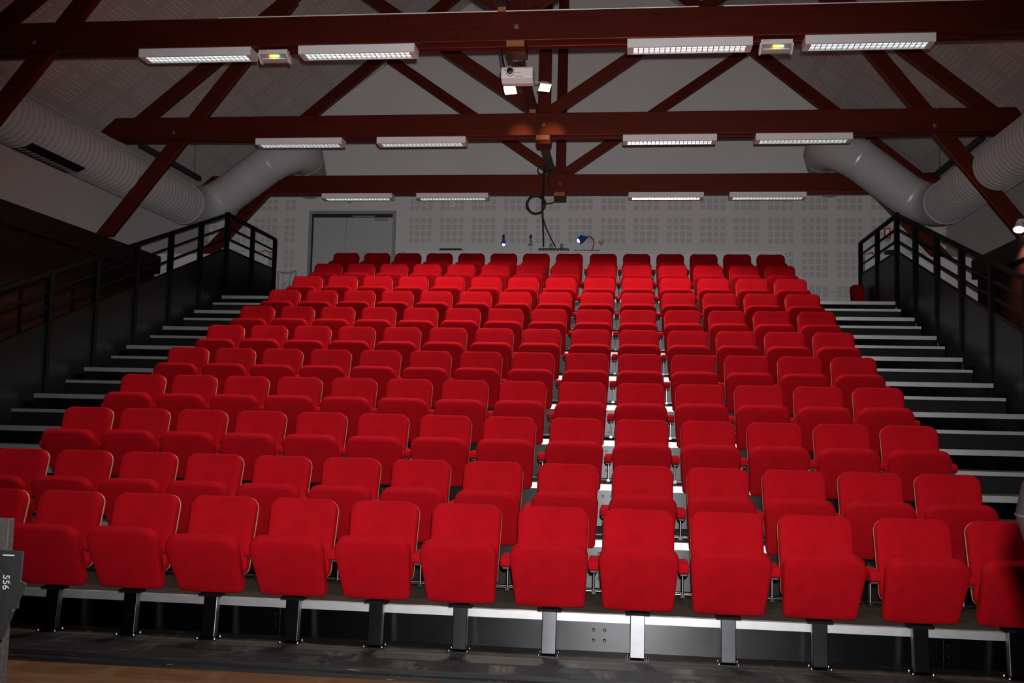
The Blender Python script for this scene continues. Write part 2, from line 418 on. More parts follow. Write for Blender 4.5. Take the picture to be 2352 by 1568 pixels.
# ------------------------------------------------------------------ the theatre seat
def make_seat():
    s = empty('theatre_seat')
    bm = pillow(.438, .452, .505, .045, .080, .060, .007, .020, bow=.018)
    obj('backrest', bm, M['fabric_back'], s, (0, -.155, .405), (math.radians(-15), 0, 0), smooth=60)
    # plywood shell behind the cushion, a little larger
    bm = pillow(.440, .455, .507, .046, .086, .013, .0, .003, bow=.018)
    obj('back_shell', bm, M['ply'], s, (0, -.141, .402), (math.radians(-15), 0, 0), smooth=50)
    bm = pillow(.435, .480, .435, .028, .085, .060, .005, .016, bow=.010, sag=.014)
    # underside of the tip-up seat faces the stage, hinge at its foot
    obj('tip_up_cushion', bm, M['fabric'], s, (0, -.178, .322), (math.radians(28.5), 0, 0), smooth=70)
    bm = BM(); sh = Matrix(((1, 0, 0, 0), (0, 1, .10, 0), (0, 0, 1, 0), (0, 0, 0, 1)))
    box(bm, -.045, .045, -.250, -.198, .012, .268, Matrix.Translation((0, 0, 0)) @ sh)
    obj('pedestal', bm, M['pedestal'], s, bevel=.004)
    fp = obj('foot_plate', boxb(-.072, .072, -.285, -.168, 0, .006), M['black_steel'], s, bevel=.001)
    for dx in (-.058, .058):
        for dy in (-.272, -.182): obj('bolt', lathe(BM(), [(.009, 0), (.009, .006), (.005, .011)], 8), M['zinc'], fp, (dx, dy, .006), smooth=40)
    bm = BM(); box(bm, -.075, .075, -.245, -.165, .2685, .285); box(bm, -.050, .050, -.180, -.165, .2855, .392); box(bm, -.050, .050, -.1645, -.095, .374, .392)
    obj('hinge_bracket', bm, M['dark_rail'], s)
    obj('support_tube', tube(BM(), [(-SP / 2, -.105, .385), (SP / 2, -.105, .385)], .0125, 8), M['black_steel'], s, smooth=50)
    arm_parts(s, -SP / 2)
    return s
def arm_parts(s, x):
    bm = BM()
    # padded arm, blunt rounded nose, tapered towards the back
    pts = [(-.318, .575), (-.310, .592), (-.285, .602), (-.20, .606), (-.10, .606), (-.10, .552), (-.20, .546), (-.295, .537), (-.315, .548)]
    a = [[bm.verts.new((x + sx * w, y, z)) for (y, z) in pts] for sx, w in ((-1, .022), (-1, .031), (1, .031), (1, .022))]
    # squeeze the outer profiles for a soft edge
    for j, (sx, w) in enumerate(((-1, .031), (-1, .025), (1, .025), (1, .031))):
        for i, (y, z) in enumerate(pts):
            cy, czz = -.20, .574; f = .80 if j in (0, 3) else 1.0
            a[j][i].co = (x + sx * w, cy + (y - cy) * (f * .98 + .02 if f < 1 else 1) if f == 1 else cy + (y - cy) * .96, czz + (z - czz) * f)
    n = len(pts)
    for j in range(3):
        for i in range(n): bm.faces.new((a[j][i], a[j][(i + 1) % n], a[j + 1][(i + 1) % n], a[j + 1][i]))
    bm.faces.new(a[0][::-1]); bm.faces.new(a[3])
    ap = obj('armrest', bm, M['fabric'], s, smooth=50)
    m = ap.modifiers.new('soft', 'BEVEL'); m.width = .008; m.segments = 2
    obj('arm_plate', boxb(x - .022, x + .022, -.28, -.11, .524, .536), M['black_paint'], s, bevel=.003)
    obj('arm_rod', tube(BM(), [(x, -.16, .385), (x, -.16, .528)], .0070, 8), M['rod'], s, smooth=50)
    obj('arm_bracket', boxb(x - .012, x + .012, -.17, -.095, .375, .395), M['black_steel'], s)
proto = make_seat()
gapdx = {0: .0, 1: .0}
def coldx(r, c):
    """slight play in the spacing of the chairs, as measured along the rows"""
    if r == 0: return {0: 0, 1: .0, 2: .0, 3: -.008, 4: -.012, 5: -.012, 6: -.015, 7: -.022, 8: -.010, 9: -.015, 10: -.015, 11: -.022, 12: .012, 13: .006}[c]
    t = [.020, .010, .004, -.004, -.004, -.003, -.006, -.001, .016, .024, .026, .022, .014, .004]
    u = [.004, -.006, -.015, -.021, -.018, -.014, -.011, -.001, .022, .028, .030, .026, .019, .010]
    if r == 1: return t[c]
    if r == 2: return u[c]
    return u[c] * (1.0 if r < 6 else .8) * (.7 if c in (0, 13) else 1)
rowname = ['front row', 'second row', 'third row', 'fourth row', 'fifth row', 'sixth row', 'fifth row from the back', 'fourth row from the back', 'third row from the back', 'row before the last', 'last row']
first = True
for r in range(11):
    y = -.083 if r == 0 else D * r
    z = BOARD if r == 0 else treadZ(r - 1)
    for c in range(14):
        if r == 0 and c == 0: continue
        s = proto if first else copy_tree(proto, None, None if r == 0 else 'bolt')
        first = False
        s.location = ((c - 6.5) * SP + coldx(r, c), y, z)
        lo = 1 if r == 0 else 0
        li = c - lo; ri = 13 - c
        if li == 0: pos = 'leftmost'
        elif ri == 0: pos = 'rightmost'
        elif li <= ri: pos = '%s from the left' % ORD[li]
        else: pos = '%s from the right' % ORD[ri]
        lead = 'red upholstered tip-up seat'
        if r == 0 and c == 4: lead = 'red tip-up seat with lower cushion'
        tag(s, '%s, %s in the %s' % (lead, pos, rowname[r]), 'seat', 'red theatre seats in rows')
        jit = random.uniform(-1.2, 1.2)
        if r == 0: jit = {1: -1, 2: 0, 3: -.5, 4: 5.5, 5: 4.0, 6: 0, 7: .5, 8: 0, 9: 0, 10: .5, 11: 1, 12: 1.5, 13: 1}[c]
        for ch in s.children:
            if ch.name.startswith('tip_up'): ch.rotation_euler.x = math.radians(28.5 + jit)
        if c == 13: arm_parts(s, SP / 2)
# ------------------------------------------------------------------ roof trusses
YT = [3.44, 6.88, 10.31]
TIE0, TIE1 = 4.62, 4.935
def truss(i, y, foot):
    names = ['nearest', 'middle', 'rearmost']
    t = empty('roof_truss', (XC + .04, y, TIE0))
    tag(t, ['nearest dark red timber roof truss, carrying four lights and the projector',
            'middle dark red timber roof truss, floodlit at its centre',
            'rearmost dark red timber roof truss, close to the back wall'][i], 'roof truss', 'timber roof trusses')
    X0 = XC + .04
    def P(name, bm, mat, **k):
        for v in bm.verts: v.co -= Vector((X0, y, TIE0))
        return obj(name, bm, mat, t, **k)
    for (a, b) in ((0, .09), (.18, .27)):
        P('tie_beam', prism_xz(BM(), [(-6.42, 4.74), (-6.20, TIE1), (6.30, TIE1), (6.42, 4.78), (6.42, 4.72), (6.25, TIE0), (-6.15, TIE0)], y + a, y + b), M['beam'], bevel=.006)
    ya, yb = y + .092, y + .178
    for s in (-1, 1):
        # rafters up to the ridge
        P('rafter', bar_xz(BM(), (X0 + s * 6.20, 9.84 - .83 * 6.20), (X0 + s * .09, 9.84 - .83 * .09), .21, ya + .006, yb - .006, TIE1 - .15, None), M['beam'], bevel=.005)
        P('raking_leg', bar_xz(BM(), (X0 + s * 6.42, foot), (X0 + s * (3.72 if i < 2 else 5.19), 4.70 + 1.30 * (5.27 - (3.72 if i < 2 else 5.19))), .215, ya - .02 if False else ya, yb, foot, None), M['beam'], bevel=.005)
        P('web_strut', bar_xz(BM(), (X0 + s * .09, 4.99), (X0 + s * 3.12, 4.99 + .70 * 3.0), .17, ya + .012, yb - .012), M['beam'], bevel=.005)
    P('king_post', boxb(X0 - .086, X0 + .086, ya - .001, yb + .001, TIE1 - .12, 9.75), M['beam_z'], bevel=.005)
    P('post_end', boxb(X0 - .10, X0 + .10, y + .012, y + .258, 4.50, 4.619), M['beam_z'], bevel=.004)
    P('lit_post_face', boxb(X0 - .10, X0 + .085, y - .004, y + .010, 4.555, 4.618), M['block'])  # front face of the king post, flood light painted in as pale colour
    for x, z in ((-5.30, 4.71), (5.27, 4.70), (X0, 4.77)):
        P('bolt', lathe(BM(), [(.028, 0), (.028, .004), (.014, .012)], 16, Matrix.Translation((x, y + .001, z)) @ Matrix.Rotation(PI / 2, 4, 'X')), M['bolt_grey'], smooth=40)
    return t
for i, y in enumerate(YT): truss(i, y, 3.215 if i < 2 else 3.461)
for i, (a, b) in enumerate(((-3.2, 1.95), (2.2, 6.2))):
    o = obj('conduit', tube(BM(), [(a, YT[0] + .02, TIE1 + .009), (b, YT[0] + .02, TIE1 + .009)], .009, 8), M['white_metal'], smooth=60)
    tag(o, ['long pale conduit lying on top of the nearest tie beam, left length', 'pale conduit on top of the nearest tie beam, right length'][i], 'conduit', 'conduits on the tie beam')
for i, Y in enumerate((YT[0], YT[1])):
    o = obj('wooden_shim', boxb(-.135, -.045, Y + .005, Y + .06, TIE1 + .001, 4.988), M['block'])
    tag(o, ['small pale wooden block under the cable tray on the nearest beam', 'small pale wooden block under the cable tray on the middle beam'][i], 'wooden block', 'blocks under the cable tray')
def tray(y0, y1, mat, lab, ribs):
    bm = BM(); box(bm, -.150, -.028, y0, y1, 4.99, 5.05)
    if ribs:
        for j in range(5): box(bm, -.146 + j * .024, -.134 + j * .024, y0, y1, 4.984, 4.99)
    o = obj('cable_tray', bm, mat); tag(o, lab, 'cable tray', 'cable trays along the ridge line'); return o
tray(.8, YT[1] + .27, wood('brown_cable_bundle', (.03, .012, .009), (.06, .022, .016), 'y', .5), 'dark brown cable tray from the nearest to the middle truss', True)
tray(YT[1] + .28, YT[2] + .03, M['tray_grey'], 'grey cable tray between the middle and the rearmost truss', False)
# ------------------------------------------------------------------ fluorescent lights
def make_light():
    t = empty('ceiling_light')
    L, W, Hh = 1.27, .225, .088
    bm = BM()
    box(bm, -L / 2, L / 2, 0, W, Hh - .02, Hh)
    prism_yz(bm, [(0, .008), (.010, 0), (.030, 0), (.030, Hh - .02), (0, Hh - .02)], -L / 2, L / 2)
    prism_yz(bm, [(W, .008), (W - .010, 0), (W - .030, 0), (W - .030, Hh - .02), (W, Hh - .02)], -L / 2, L / 2)
    for s in (-1, 1):
        a, b = sorted((s * L / 2, s * (L / 2 - .055)))
        box(bm, a, b, .03, W - .03, 0, Hh - .02)
    obj('housing', bm, M['white_metal'], t)
    bm = BM(); n = 21; x0, x1 = -L / 2 + .06, L / 2 - .06
    for i in range(n + 1):
        x = x0 + (x1 - x0) * i / n
        prism_xz(bm, [(x - .0045, .004), (x + .0045, .004), (x + .0015, .045), (x - .0015, .045)], .032, W - .032)
    for yy in (.032, W / 2, W - .032):
        prism_yz(bm, [(yy - .010, .068), (yy, .004), (yy + .010, .068)] if yy == W / 2 else ([(yy, .003), (yy + .012, .068), (yy, .068)] if yy < W / 2 else [(yy, .003), (yy, .068), (yy - .012, .068)]), x0, x1)
    obj('louvre', bm, M['louvre'], t)
    for yy in (.072, W - .072):
        obj('lamp_tube', tube(BM(), [(x0, yy, .046), (x1, yy, .046)], .013, 8), M['tube_lamp'], t, smooth=60)
    return t
LX = [(-3.45, -1.65, 1.86, 3.65), (-3.44, -1.66, 1.80, 3.59), (-3.53, -1.82, 1.88, 3.58)]
lproto = make_light(); first = True
bn = ['nearest beam', 'middle beam', 'rearmost beam']; ln = ['leftmost of four', 'second from the left', 'second from the right', 'rightmost of four']
for i in range(3):
    for j in range(4):
        t = lproto if first else copy_tree(lproto); first = False
        t.location = (LX[i][j], YT[i] + .022, TIE0 - .0885)
        tag(t, 'white louvred fluorescent light under the %s, %s' % (bn[i], ln[j]), 'ceiling light', 'louvred lights under the tie beams')
def make_emergency():
    t = empty('emergency_light'); W = .34
    obj('housing', boxb(-W / 2 + .012, W / 2 - .012, 0, .10, .052, .098), M['white_plastic'], t, bevel=.004)
    obj('mount_pin', boxb(-.012, .012, .03, .07, .098, .128), M['dark_plastic'], t)
    bm = BM()
    prism_yz(bm, [(.002, .052), (.002, .045), (.10, -.012), (.13, -.012), (.13, .052)], -W / 2 + .022, W / 2 - .022)
    obj('cover', bm, M['diffuser'], t, bevel=.004)
    for s in (-1, 1):
        bm = BM(); a, b = sorted((s * (W / 2 - .022), s * (W / 2 - .002))); prism_yz(bm, [(-.004, .058), (-.004, .044), (.105, -.02), (.135, -.02), (.135, .056)], a, b)
        obj('end_cap', bm, M['white_plastic'], t)
    obj('tube', tube(BM(), [(-.13, .045, .012), (.13, .045, .012)], .007, 8), M['white_plastic'], t, smooth=60)
    ly = obj('yellow_led', boxb(-.035, .035, .018, .030, .022, .040), M['led_yellow'], t, rot=(0, 0, 0)); ly['label'] = 'glowing yellow indicator'
    lg = obj('green_led', boxb(.042, .068, .018, .030, .022, .040), M['led_green'], t); lg['label'] = 'glowing green indicator'
    bm = BM(); box(bm, -.13, -.115, -.001, 0, .075, .088); box(bm, -.105, -.06, -.001, 0, .078, .084)
    obj('print', bm, M['grey_plastic'], t)
    # move leds clear of the cover front
    for o in (ly, lg): o.location = (0, -.012, -.004); o.rotation_euler = (math.radians(0), 0, 0)
    return t
e1 = make_emergency(); e1.location = (-2.57, YT[0] + .03, TIE0 - .130)
tag(e1, 'emergency light with yellow and green glow between the two left lights', 'emergency light', 'emergency lights under the nearest beam')
e2 = copy_tree(e1); e2.location = (2.735, YT[0] + .03, TIE0 - .130)
tag(e2, 'emergency light with yellow and green glow between the two right lights', 'emergency light', 'emergency lights under the nearest beam')
# ------------------------------------------------------------------ projector and floods
p = empty('projector', (.05, 3.74, 4.24)); tag(p, 'white projector hanging on a black rod under the nearest truss', 'projector')
bm = BM()
prism_yz(bm, [(0, .090), (0, .195), (.02, .215), (.20, .215), (.22, .195), (.22, .08), (.18, .050), (.08, .050)], -.173, .173)
obj('casing', bm, M['white_plastic'], p, bevel=.014)
rot = Matrix.Rotation(PI / 2, 4, 'X')
ring = obj('lens_ring', lathe(BM(), [(.05, 0), (.05, .03), (.040, .045)], 24, Matrix.Translation((-.068, .002, .145)) @ rot), M['white_metal'], p, smooth=40)
obj('lens', lathe(BM(), [(.034, 0), (.034, .012), (.022, .020), (.008, .023)], 24, Matrix.Translation((-.068, -.043, .145)) @ rot), M['dark_plastic'], p, smooth=40)
obj('infrared_window', boxb(-.140, -.120, -.003, 0, .168, .175), M['dark_plastic'], p)
obj('maker_mark', boxb(-.015, .040, -.002, 0, .137, .149), M['orange_mark'], p)
obj('front_vent', boxb(-.02, .075, -.002, .0, .098, .104), M['red_metal'], p)
obj('hanging_rod', tube(BM(), [(.015, .1, .215), (.015, .1, .262)], .014, 10), M['dark_plastic'], p, smooth=50)
obj('ceiling_plate', boxb(-.04, .07, -.0, .15, .2615, .268), M['dark_plastic'], p)
o = obj('projector_cable', tube(BM(), [(-.115, 3.70, 4.62), (-.115, 3.78, 4.56), (-.11, 3.95, 4.50), (-.10, 4.06, 4.46), (-.09, 4.09, 4.40), (-.09, 4.07, 4.36)], .012, 8), M['cable'], smooth=60)
tag(o, 'thick dark cable dropping from the nearest beam to the projector', 'cable')
def flood(loc, normal, size, lab, attach):
    t = empty('floodlight', loc); tag(t, lab, 'floodlight', 'lit floodlights on the cable tray')
    n = Vector(normal).normalized(); q = n.to_track_quat('Z', 'Y').to_matrix().to_4x4()
    w, h = size
    bm = BM(); vs = []
    for (s, z) in ((1, 0), (1.06, -.012), (.62, -.085), (.45, -.10)):
        vs.append([bm.verts.new(q @ Vector((sx * w / 2 * s, sy * h / 2 * s, z))) for sx, sy in ((-1, -1), (1, -1), (1, 1), (-1, 1))])
    for A, B in zip(vs, vs[1:]):
        for i in range(4): bm.faces.new((A[i], A[(i + 1) % 4], B[(i + 1) % 4], B[i]))
    bm.faces.new(vs[0]); bm.faces.new(vs[-1])
    obj('housing', bm, M['white_metal'], t)
    bm = BM(); box(bm, -w / 2 * .93, w / 2 * .93, -h / 2 * .9, h / 2 * .9, .001, .004, q); obj('glass', bm, M['flood_glass'], t)
    a = Vector(attach) - Vector(loc); b = q @ Vector((0, 0, -.095))
    obj('arm', tube(BM(), [b, b + (a - b) * .5 + Vector((0, 0, .01)), a], .008, 8), M['white_metal'], t, smooth=60)
    return t
FL = [(-.25, 5.60, 4.825), (.19, 5.60, 4.85)]
flood(FL[0], (-.10, -.60, -.80), (.155, .12), 'lit floodlight with glaring glass just below the projector, on the left', (-.10, 5.72, 4.99))
flood(FL[1], (.22, -.52, -.82), (.145, .115), 'lit white floodlight to the right of the projector', (-.06, 5.76, 4.99))
o = empty('par_spotlight', (6.30, 6.86, 3.30)); tag(o, 'small lit spotlight at the foot of the middle truss, right wall', 'spotlight')
q = Vector((-.25, -.42, -.85)).to_track_quat('Z', 'Y').to_matrix().to_4x4()
obj('can', lathe(BM(), [(.025, -.16), (.045, -.13), (.058, -.05), (.075, 0), (.070, 0.004)], 20, q), M['white_metal'], o, smooth=40)
obj('lens', lathe(BM(), [(.066, .005), (.066, .008), (.02, .011)], 20, q), M['par_glass'], o, smooth=40)
obj('bracket', tube(BM(), [(.0, .02, .13), (.05, .0, .14), (.08, -.02, .06), (.075, -.05, .02)], .008, 8), M['white_metal'], o, smooth=60)
# ------------------------------------------------------------------ ducts
def bez(a, b, c, n=9):
    a, b, c = Vector(a), Vector(b), Vector(c)
    return [a * (1 - t) ** 2 + b * 2 * t * (1 - t) + c * t * t for t in [i / n for i in range(n + 1)]]
def duct(s):
    side = 'left' if s < 0 else 'right'
    X = 6.15 if s < 0 else 6.10
    t = empty('air_duct', (s * X, 2.0, 4.17))
    tag(t, 'fat grey ribbed air duct along the %s side wall, bending to the back wall' % side, 'air duct', 'air ducts')
    O = Vector((s * X, 2.0, 4.17)); R = .33
    def W(p): return Vector((s * p[0], p[1], p[2])) - O
    pts = []; rs = []; y = -8.0
    while y < 9.05:
        for dy, dr in ((0, 0), (.095, 0), (.101, .006), (.108, 0)):
            pts.append(W((X, y + dy, 4.17))); rs.append(R + dr)
        y += .115
    obj('ribbed_run', tube(BM(), pts, rs, 36), M['duct'], t, smooth=60)
    P0, P1, P2 = (X, 9.72, 4.17), (X - .0, 9.80, 4.17), (4.52, 9.84, 5.22)
    e1 = bez((X, 9.15, 4.17), (X, 9.78, 4.20), (X - .40, 9.80, 4.42), 10)
    obj('lower_elbow', tube(BM(), [W(p) for p in e1], R, 36), M['duct'], t, smooth=60)
    sl = [Vector((X - .36, 9.80, 4.395)), Vector((4.92, 9.82, 5.05))]
    obj('sloping_section', tube(BM(), [W(p) for p in sl], R - .004, 36), M['duct'], t, smooth=60)
    e2 = bez((4.95, 9.82, 5.03), (4.44, 9.84, 5.32), (4.50, 10.35, 5.27), 10)
    obj('upper_elbow', tube(BM(), [W(p) for p in e2], R, 36), M['duct'], t, smooth=60)
    obj('rear_section', tube(BM(), [W((4.498, 10.33, 5.272)), W((4.90, 11.86, 5.19))], R, 36), M['duct'], t, smooth=60)
    for (c, d) in (((X, 9.16, 4.17), (0, 1, 0)), ((X - .38, 9.80, 4.405), (-1.08, .02, .66)), ((4.93, 9.82, 5.045), (-1.08, .02, .66)), ((4.508, 10.37, 5.268), (-.25, 1, -.05))):
        c = Vector(c); d = Vector(d).normalized() * .015
        obj('flange', tube(BM(), [W(c - d), W(c + d)], R + .012, 36), M['duct_ring'], t, smooth=60)
    # small branch spigot below the rear end
    obj('branch_spigot', tube(BM(), [W((4.45, 10.9, 5.05)), W((4.22, 11.3, 4.90)), W((4.1, 11.9, 4.86))], .07, 14), M['duct_ring'], t, smooth=60)
    if s < 0:
        bm = BM(); a0, a1 = math.radians(-106), math.radians(-54); rr = R + .012
        g = []
        for k in range(9):
            a = a0 + (a1 - a0) * k / 8; g.append((rr * math.cos(a), rr * math.sin(a)))
        for k in range(8):
            (xa, za), (xb, zb) = g[k], g[k + 1]
            v = [bm.verts.new((x, yy, z)) for (x, z) in ((xa, za), (xb, zb)) for yy in (2.52, 3.74)]
            bm.faces.new((v[0], v[1], v[3], v[2]))
        bmesh.ops.solidify(bm, geom=bm.faces[:], thickness=.01)
        gr = obj('air_grille', bm, M['tray_dark'], t); gr['label'] = 'dark rectangular air grille'
        for j in range(12):
            yy = 2.58 + j * .1; a = math.radians(-84); bm = BM()
            box(bm, rr * math.cos(a) - .05, rr * math.cos(a) + .05, yy - .022, yy + .022, rr * math.sin(a) - .006, rr * math.sin(a) + .004)
            obj('grille_blade', bm, M['grey_plastic'], gr)
    return t
duct(-1); duct(1)
for s in (-1, 1):
    o = obj('hanging_bar', boxb(-.035, .035, 0, 2.1, -.035, .035), M['dark_plastic'], None, (s * 6.02, 7.30, 4.66), bevel=.004)
    tag(o, 'dark square bar hanging above the %s duct behind the middle truss' % ('left' if s < 0 else 'right'), 'bar', 'bars above the ducts')
    w = obj('hanging_wire', tube(BM(), [(s * 6.02, 9.2, 4.696), (s * 6.05, 9.2, cz(6.05) - .0)], .004, 6), M['cable'])
    tag(w, 'thin wire from the ceiling to the bar above the %s duct' % ('left' if s < 0 else 'right'), 'wire', 'wires of the hanging bars')
# ------------------------------------------------------------------ guard rails
def guard(s):
    side = 'left' if s < 0 else 'right'
    X = -5.43 if s < 0 else 5.41
    t = empty('guard_rail', (X, 9.25, treadZ(9))); O = Vector((X, 9.25, treadZ(9)))
    tag(t, 'black metal guard rail with perforated panels beside the %s aisle' % side, 'guard rail', 'guard rails of the stand')
    yc = 9.27 if s < 0 else 9.33; ztop = 4.04; ye = 11.55 if s < 0 else 11.78
    def rz(y): return ztop - .3482 * (yc - y) if y < yc else ztop
    ys = [yc - D * i for i in range(0, 10)]
    def tread_at(y):
        k = int(math.floor((y - treadY(0)) / D)); k = max(-1, min(9, k)); return BOARD if k < 0 else treadZ(k)
    yy0 = ys[-1]
    def L(y0, y1, dz, w, h, name, smooth=None):
        bm = BM(); prism_yz(bm, [(y0 - O.y, rz(y0) + dz - h - O.z), (y1 - O.y, rz(y1) + dz - h - O.z), (y1 - O.y, rz(y1) + dz - O.z), (y0 - O.y, rz(y0) + dz - O.z)], -w / 2, w / 2)
        return obj(name, bm, M['dark_rail'], t, bevel=.004)
    L(yy0 - .05, yc, 0, .05, .055, 'top_rail'); L(yc, ye, 0, .05, .05, 'top_rail')
    for dz in (-.225, -.415):
        L(yy0, yc, dz, .025, .028, 'mid_rail'); L(yc, ye, dz, .025, .028, 'mid_rail')
    for y in ys + [(yc + ye) / 2, ye]:
        zb = tread_at(y + .02); zb = max(zb, BOARD)
        o = obj('post', boxb(-.035, .035, y - O.y - .035, y - O.y + .035, zb - .02 - O.z, rz(y) - .02 - O.z + (.03 if y == yc else 0)), M['dark_rail'], t, bevel=.006)
        obj('post_foot', boxb(-.055, .075 if s < 0 else .055, y - O.y - .06, y - O.y + .06, zb - O.z - .02, zb + .012 - O.z + .001), M['dark_rail'], o)
    alls = sorted(ys) + [(yc + ye) / 2, ye]
    for a, b in zip(alls, alls[1:]):
        a2, b2 = a + .037, b - .037
        top = lambda y: rz(y) - .615
        lo = lambda y: (max(BOARD, min(treadZ(9), treadZ(0) + H * (y - treadY(0)) / D)) - (.30 if y < yc else .02))
        bm = BM(); prism_yz(bm, [(a2 - O.y, max(lo(a2), BOARD + .0) - O.z), (b2 - O.y, max(lo(b2), BOARD) - O.z), (b2 - O.y, top(b2) - O.z), (a2 - O.y, top(a2) - O.z)], -.006, .006)
        pn = obj('perforated_panel', bm, M['perf'], t)
        bm = BM(); prism_yz(bm, [(a2 - O.y, top(a2) - O.z), (b2 - O.y, top(b2) - O.z), (b2 - O.y, top(b2) + .022 - O.z), (a2 - O.y, top(a2) + .022 - O.z)], -.016, .016)
        obj('panel_edge', bm, M['dark_rail'], pn)
    return t
guard(-1); guard(1)
# ------------------------------------------------------------------ control desk and what stands on it
DZ = 3.68; DY0, DY1 = 10.78, 11.45
d = empty('control_desk', (.6, 11.1, treadZ(9))); tag(d, 'long pale grey control desk behind the last row of seats', 'desk')
O = Vector((.6, 11.1, treadZ(9)))
bm = BM(); box(bm, -2.74 - O.x, 3.93 - O.x, DY0 - O.y, DY0 + .03 - O.y, .002, DZ - .03 - O.z)
obj('front_panel', bm, M['desk'], d)
for x in (-2.72, .6, 3.89): obj('side_panel', boxb(x - O.x - .015, x - O.x + .02, DY0 + .031 - O.y, DY1 - O.y, .002, DZ - .03 - O.z), M['desk'], d)
obj('desktop', boxb(-2.76 - O.x, 3.95 - O.x, DY0 - .01 - O.y, DY1 - O.y, DZ - .029 - O.z, DZ - O.z), M['desk'], d, bevel=.003)
Z = DZ + .001
def thing_mesh(name, bm, mat, lab, cat, loc=(0, 0, 0), **k):
    o = obj(name, bm, mat, None, loc, **k); return tag(o, lab, cat)
bm = BM(); prism_yz(bm, [(0, 0), (0, .035), (.05, .06), (.35, .07), (.35, 0)], -.20, .20)
thing_mesh('mixing_console', bm, M['dark_plastic'], 'low black console on the desk, left of the small lamps', 'console', (-1.92, 10.85, Z), bevel=.01)
def console(x0, x1, h, lab, name='control_console'):
    t = empty(name, ((x0 + x1) / 2, 10.84, Z)); tag(t, lab, 'console'); w = (x1 - x0) / 2
    bm = BM(); prism_yz(bm, [(0, 0), (0, h * .6), (.08, h), (.36, h * 1.1), (.36, 0)], -w, w); obj('body', bm, M['dark_plastic'], t, bevel=.003)
    bm = BM()
    for i in range(7): box(bm, -w + .05 + i * (2 * w - .1) / 7, -w + .075 + i * (2 * w - .1) / 7, -.004, 0, h * .15, h * .4)
    obj('front_buttons', bm, M['grey_plastic'], t)
    return t
c = console(-.33, .20, .072, 'wide black console on the desk below the hanging cables')
for x in (-.06, .13):
    obj('handle', tube(BM(), [(x, .10, .06), (x - .01, .08, .13), (x + .01, .08, .155), (x + .03, .09, .13), (x + .03, .10, .06)], .008, 8), M['dark_plastic'], c, smooth=60)
console(.30, .76, .042, 'flat black console on the desk below the blue desk lamp')
def clip_lamp(x, lab, lit):
    t = empty('clip_lamp', (x, 10.90, Z)); tag(t, lab, 'lamp', 'small lamps on the desk')
    obj('stem', tube(BM(), [(0, 0, 0), (0, 0, .08), (.0, -.005, .12)], .005, 8), M['grey_plastic'], t, smooth=60)
    obj('stem_base', lathe(BM(), [(.03, 0), (.03, .008), (.008, .014)], 14), M['dark_plastic'], t, smooth=40)
    q = Matrix.Translation((0, -.005, .235)) @ Matrix.Rotation(math.radians(168), 4, 'X')
    hd = obj('lamp_head', lathe(BM(), [(.018, -.04), (.020, 0), (.026, .03), (.044, .085), (.040, .110), (.03, .100)], 18, q), M['blue_metal'] if lit else M['louvre'], t, smooth=50)
    obj('cap', lathe(BM(), [(.018, 0), (.022, .015), (.020, .065), (.012, .075)], 14, Matrix.Translation((0, -.012, .235))), M['dark_plastic'], t, smooth=50)
    if lit: obj('bulb', lathe(BM(), [(.008, 0), (.022, .008), (.026, .022), (.018, .038), (.004, .045)], 14, Matrix.Translation((.008, -.035, .105))), M['bulb'], t, smooth=60)
    return t
clip_lamp(-.965, 'small blue clip lamp with lit bulb on the desk', True)
clip_lamp(-.475, 'small unlit silver clip lamp on the desk, left of the cables', False)
t = empty('desk_lamp', (.60, 10.95, Z)); tag(t, 'blue desk lamp with red curved arm, its bulb lit', 'lamp')
obj('lamp_base', lathe(BM(), [(.05, 0), (.05, .012), (.012, .02)], 18), M['dark_plastic'], t, smooth=40)
arm = [(0, 0, .01), (.03, 0, .10), (.05, 0, .18), (.03, 0, .25), (-.03, 0, .29), (-.09, 0, .285)]
pts = []
for i in range(len(arm) - 1): pts += [Vector(arm[i]).lerp(Vector(arm[i + 1]), q / 3) for q in range(3)]
pts.append(Vector(arm[-1]))
obj('arm', tube(BM(), pts, .010, 8), M['red_metal'], t, smooth=60)
q = Matrix.Translation((-.10, 0, .27)) @ Matrix.Rotation(math.radians(-115), 4, 'Y')
obj('shade', lathe(BM(), [(.022, -.03), (.03, 0), (.045, .04), (.075, .13), (.07, .13), (.02, .02)], 20, q), M['blue_metal'], t, smooth=40)
obj('bulb', lathe(BM(), [(.01, .09), (.03, .10), (.036, .125), (.026, .155), (.006, .165)], 14, q), M['bulb'], t, smooth=60)
obj('shade_cap', boxb(-.26, -.16, -.04, .04, .245, .262), M['dark_plastic'], t, rot=(0, math.radians(12), 0))
bm = BM()
for (a, b, c2) in ((-.03, .04, .03), (0, .0, .035), (.035, .035, .025)):
    lathe(bm, [(.002, -.03), (c2 * .6, -.01), (c2 * .5, .02), (.002, .035)], 10, Matrix.Translation((a, 0, b)))
tag(obj('wall_ornament', bm, M['yellow'], None, (.745, YW - .03, 4.02), smooth=60), 'small ochre ornament on the back wall right of the desk lamp', 'ornament')
o = obj('handle_loop', tube(BM(), [(3.72, 11.0, DZ), (3.72, 11.0, DZ + .035), (3.86, 11.0, DZ + .035), (3.86, 11.0, DZ)], .006, 6), M['tray_grey']); tag(o, 'thin metal loop on the right end of the desk', 'handle')
t = empty('smoke_detector', (-2.10, YW, 4.78)); tag(t, 'small pale detector box on the back wall under the rearmost beam', 'detector')
obj('housing', boxb(-.05, .05, -.05, -.001, -.06, .06), M['white_plastic'], t, bevel=.008)
obj('sensor', lathe(BM(), [(.016, 0), (.014, .012), (.006, .016)], 14, Matrix.Translation((0, -.05, .01)) @ rot), M['grey_plastic'], t, smooth=50)
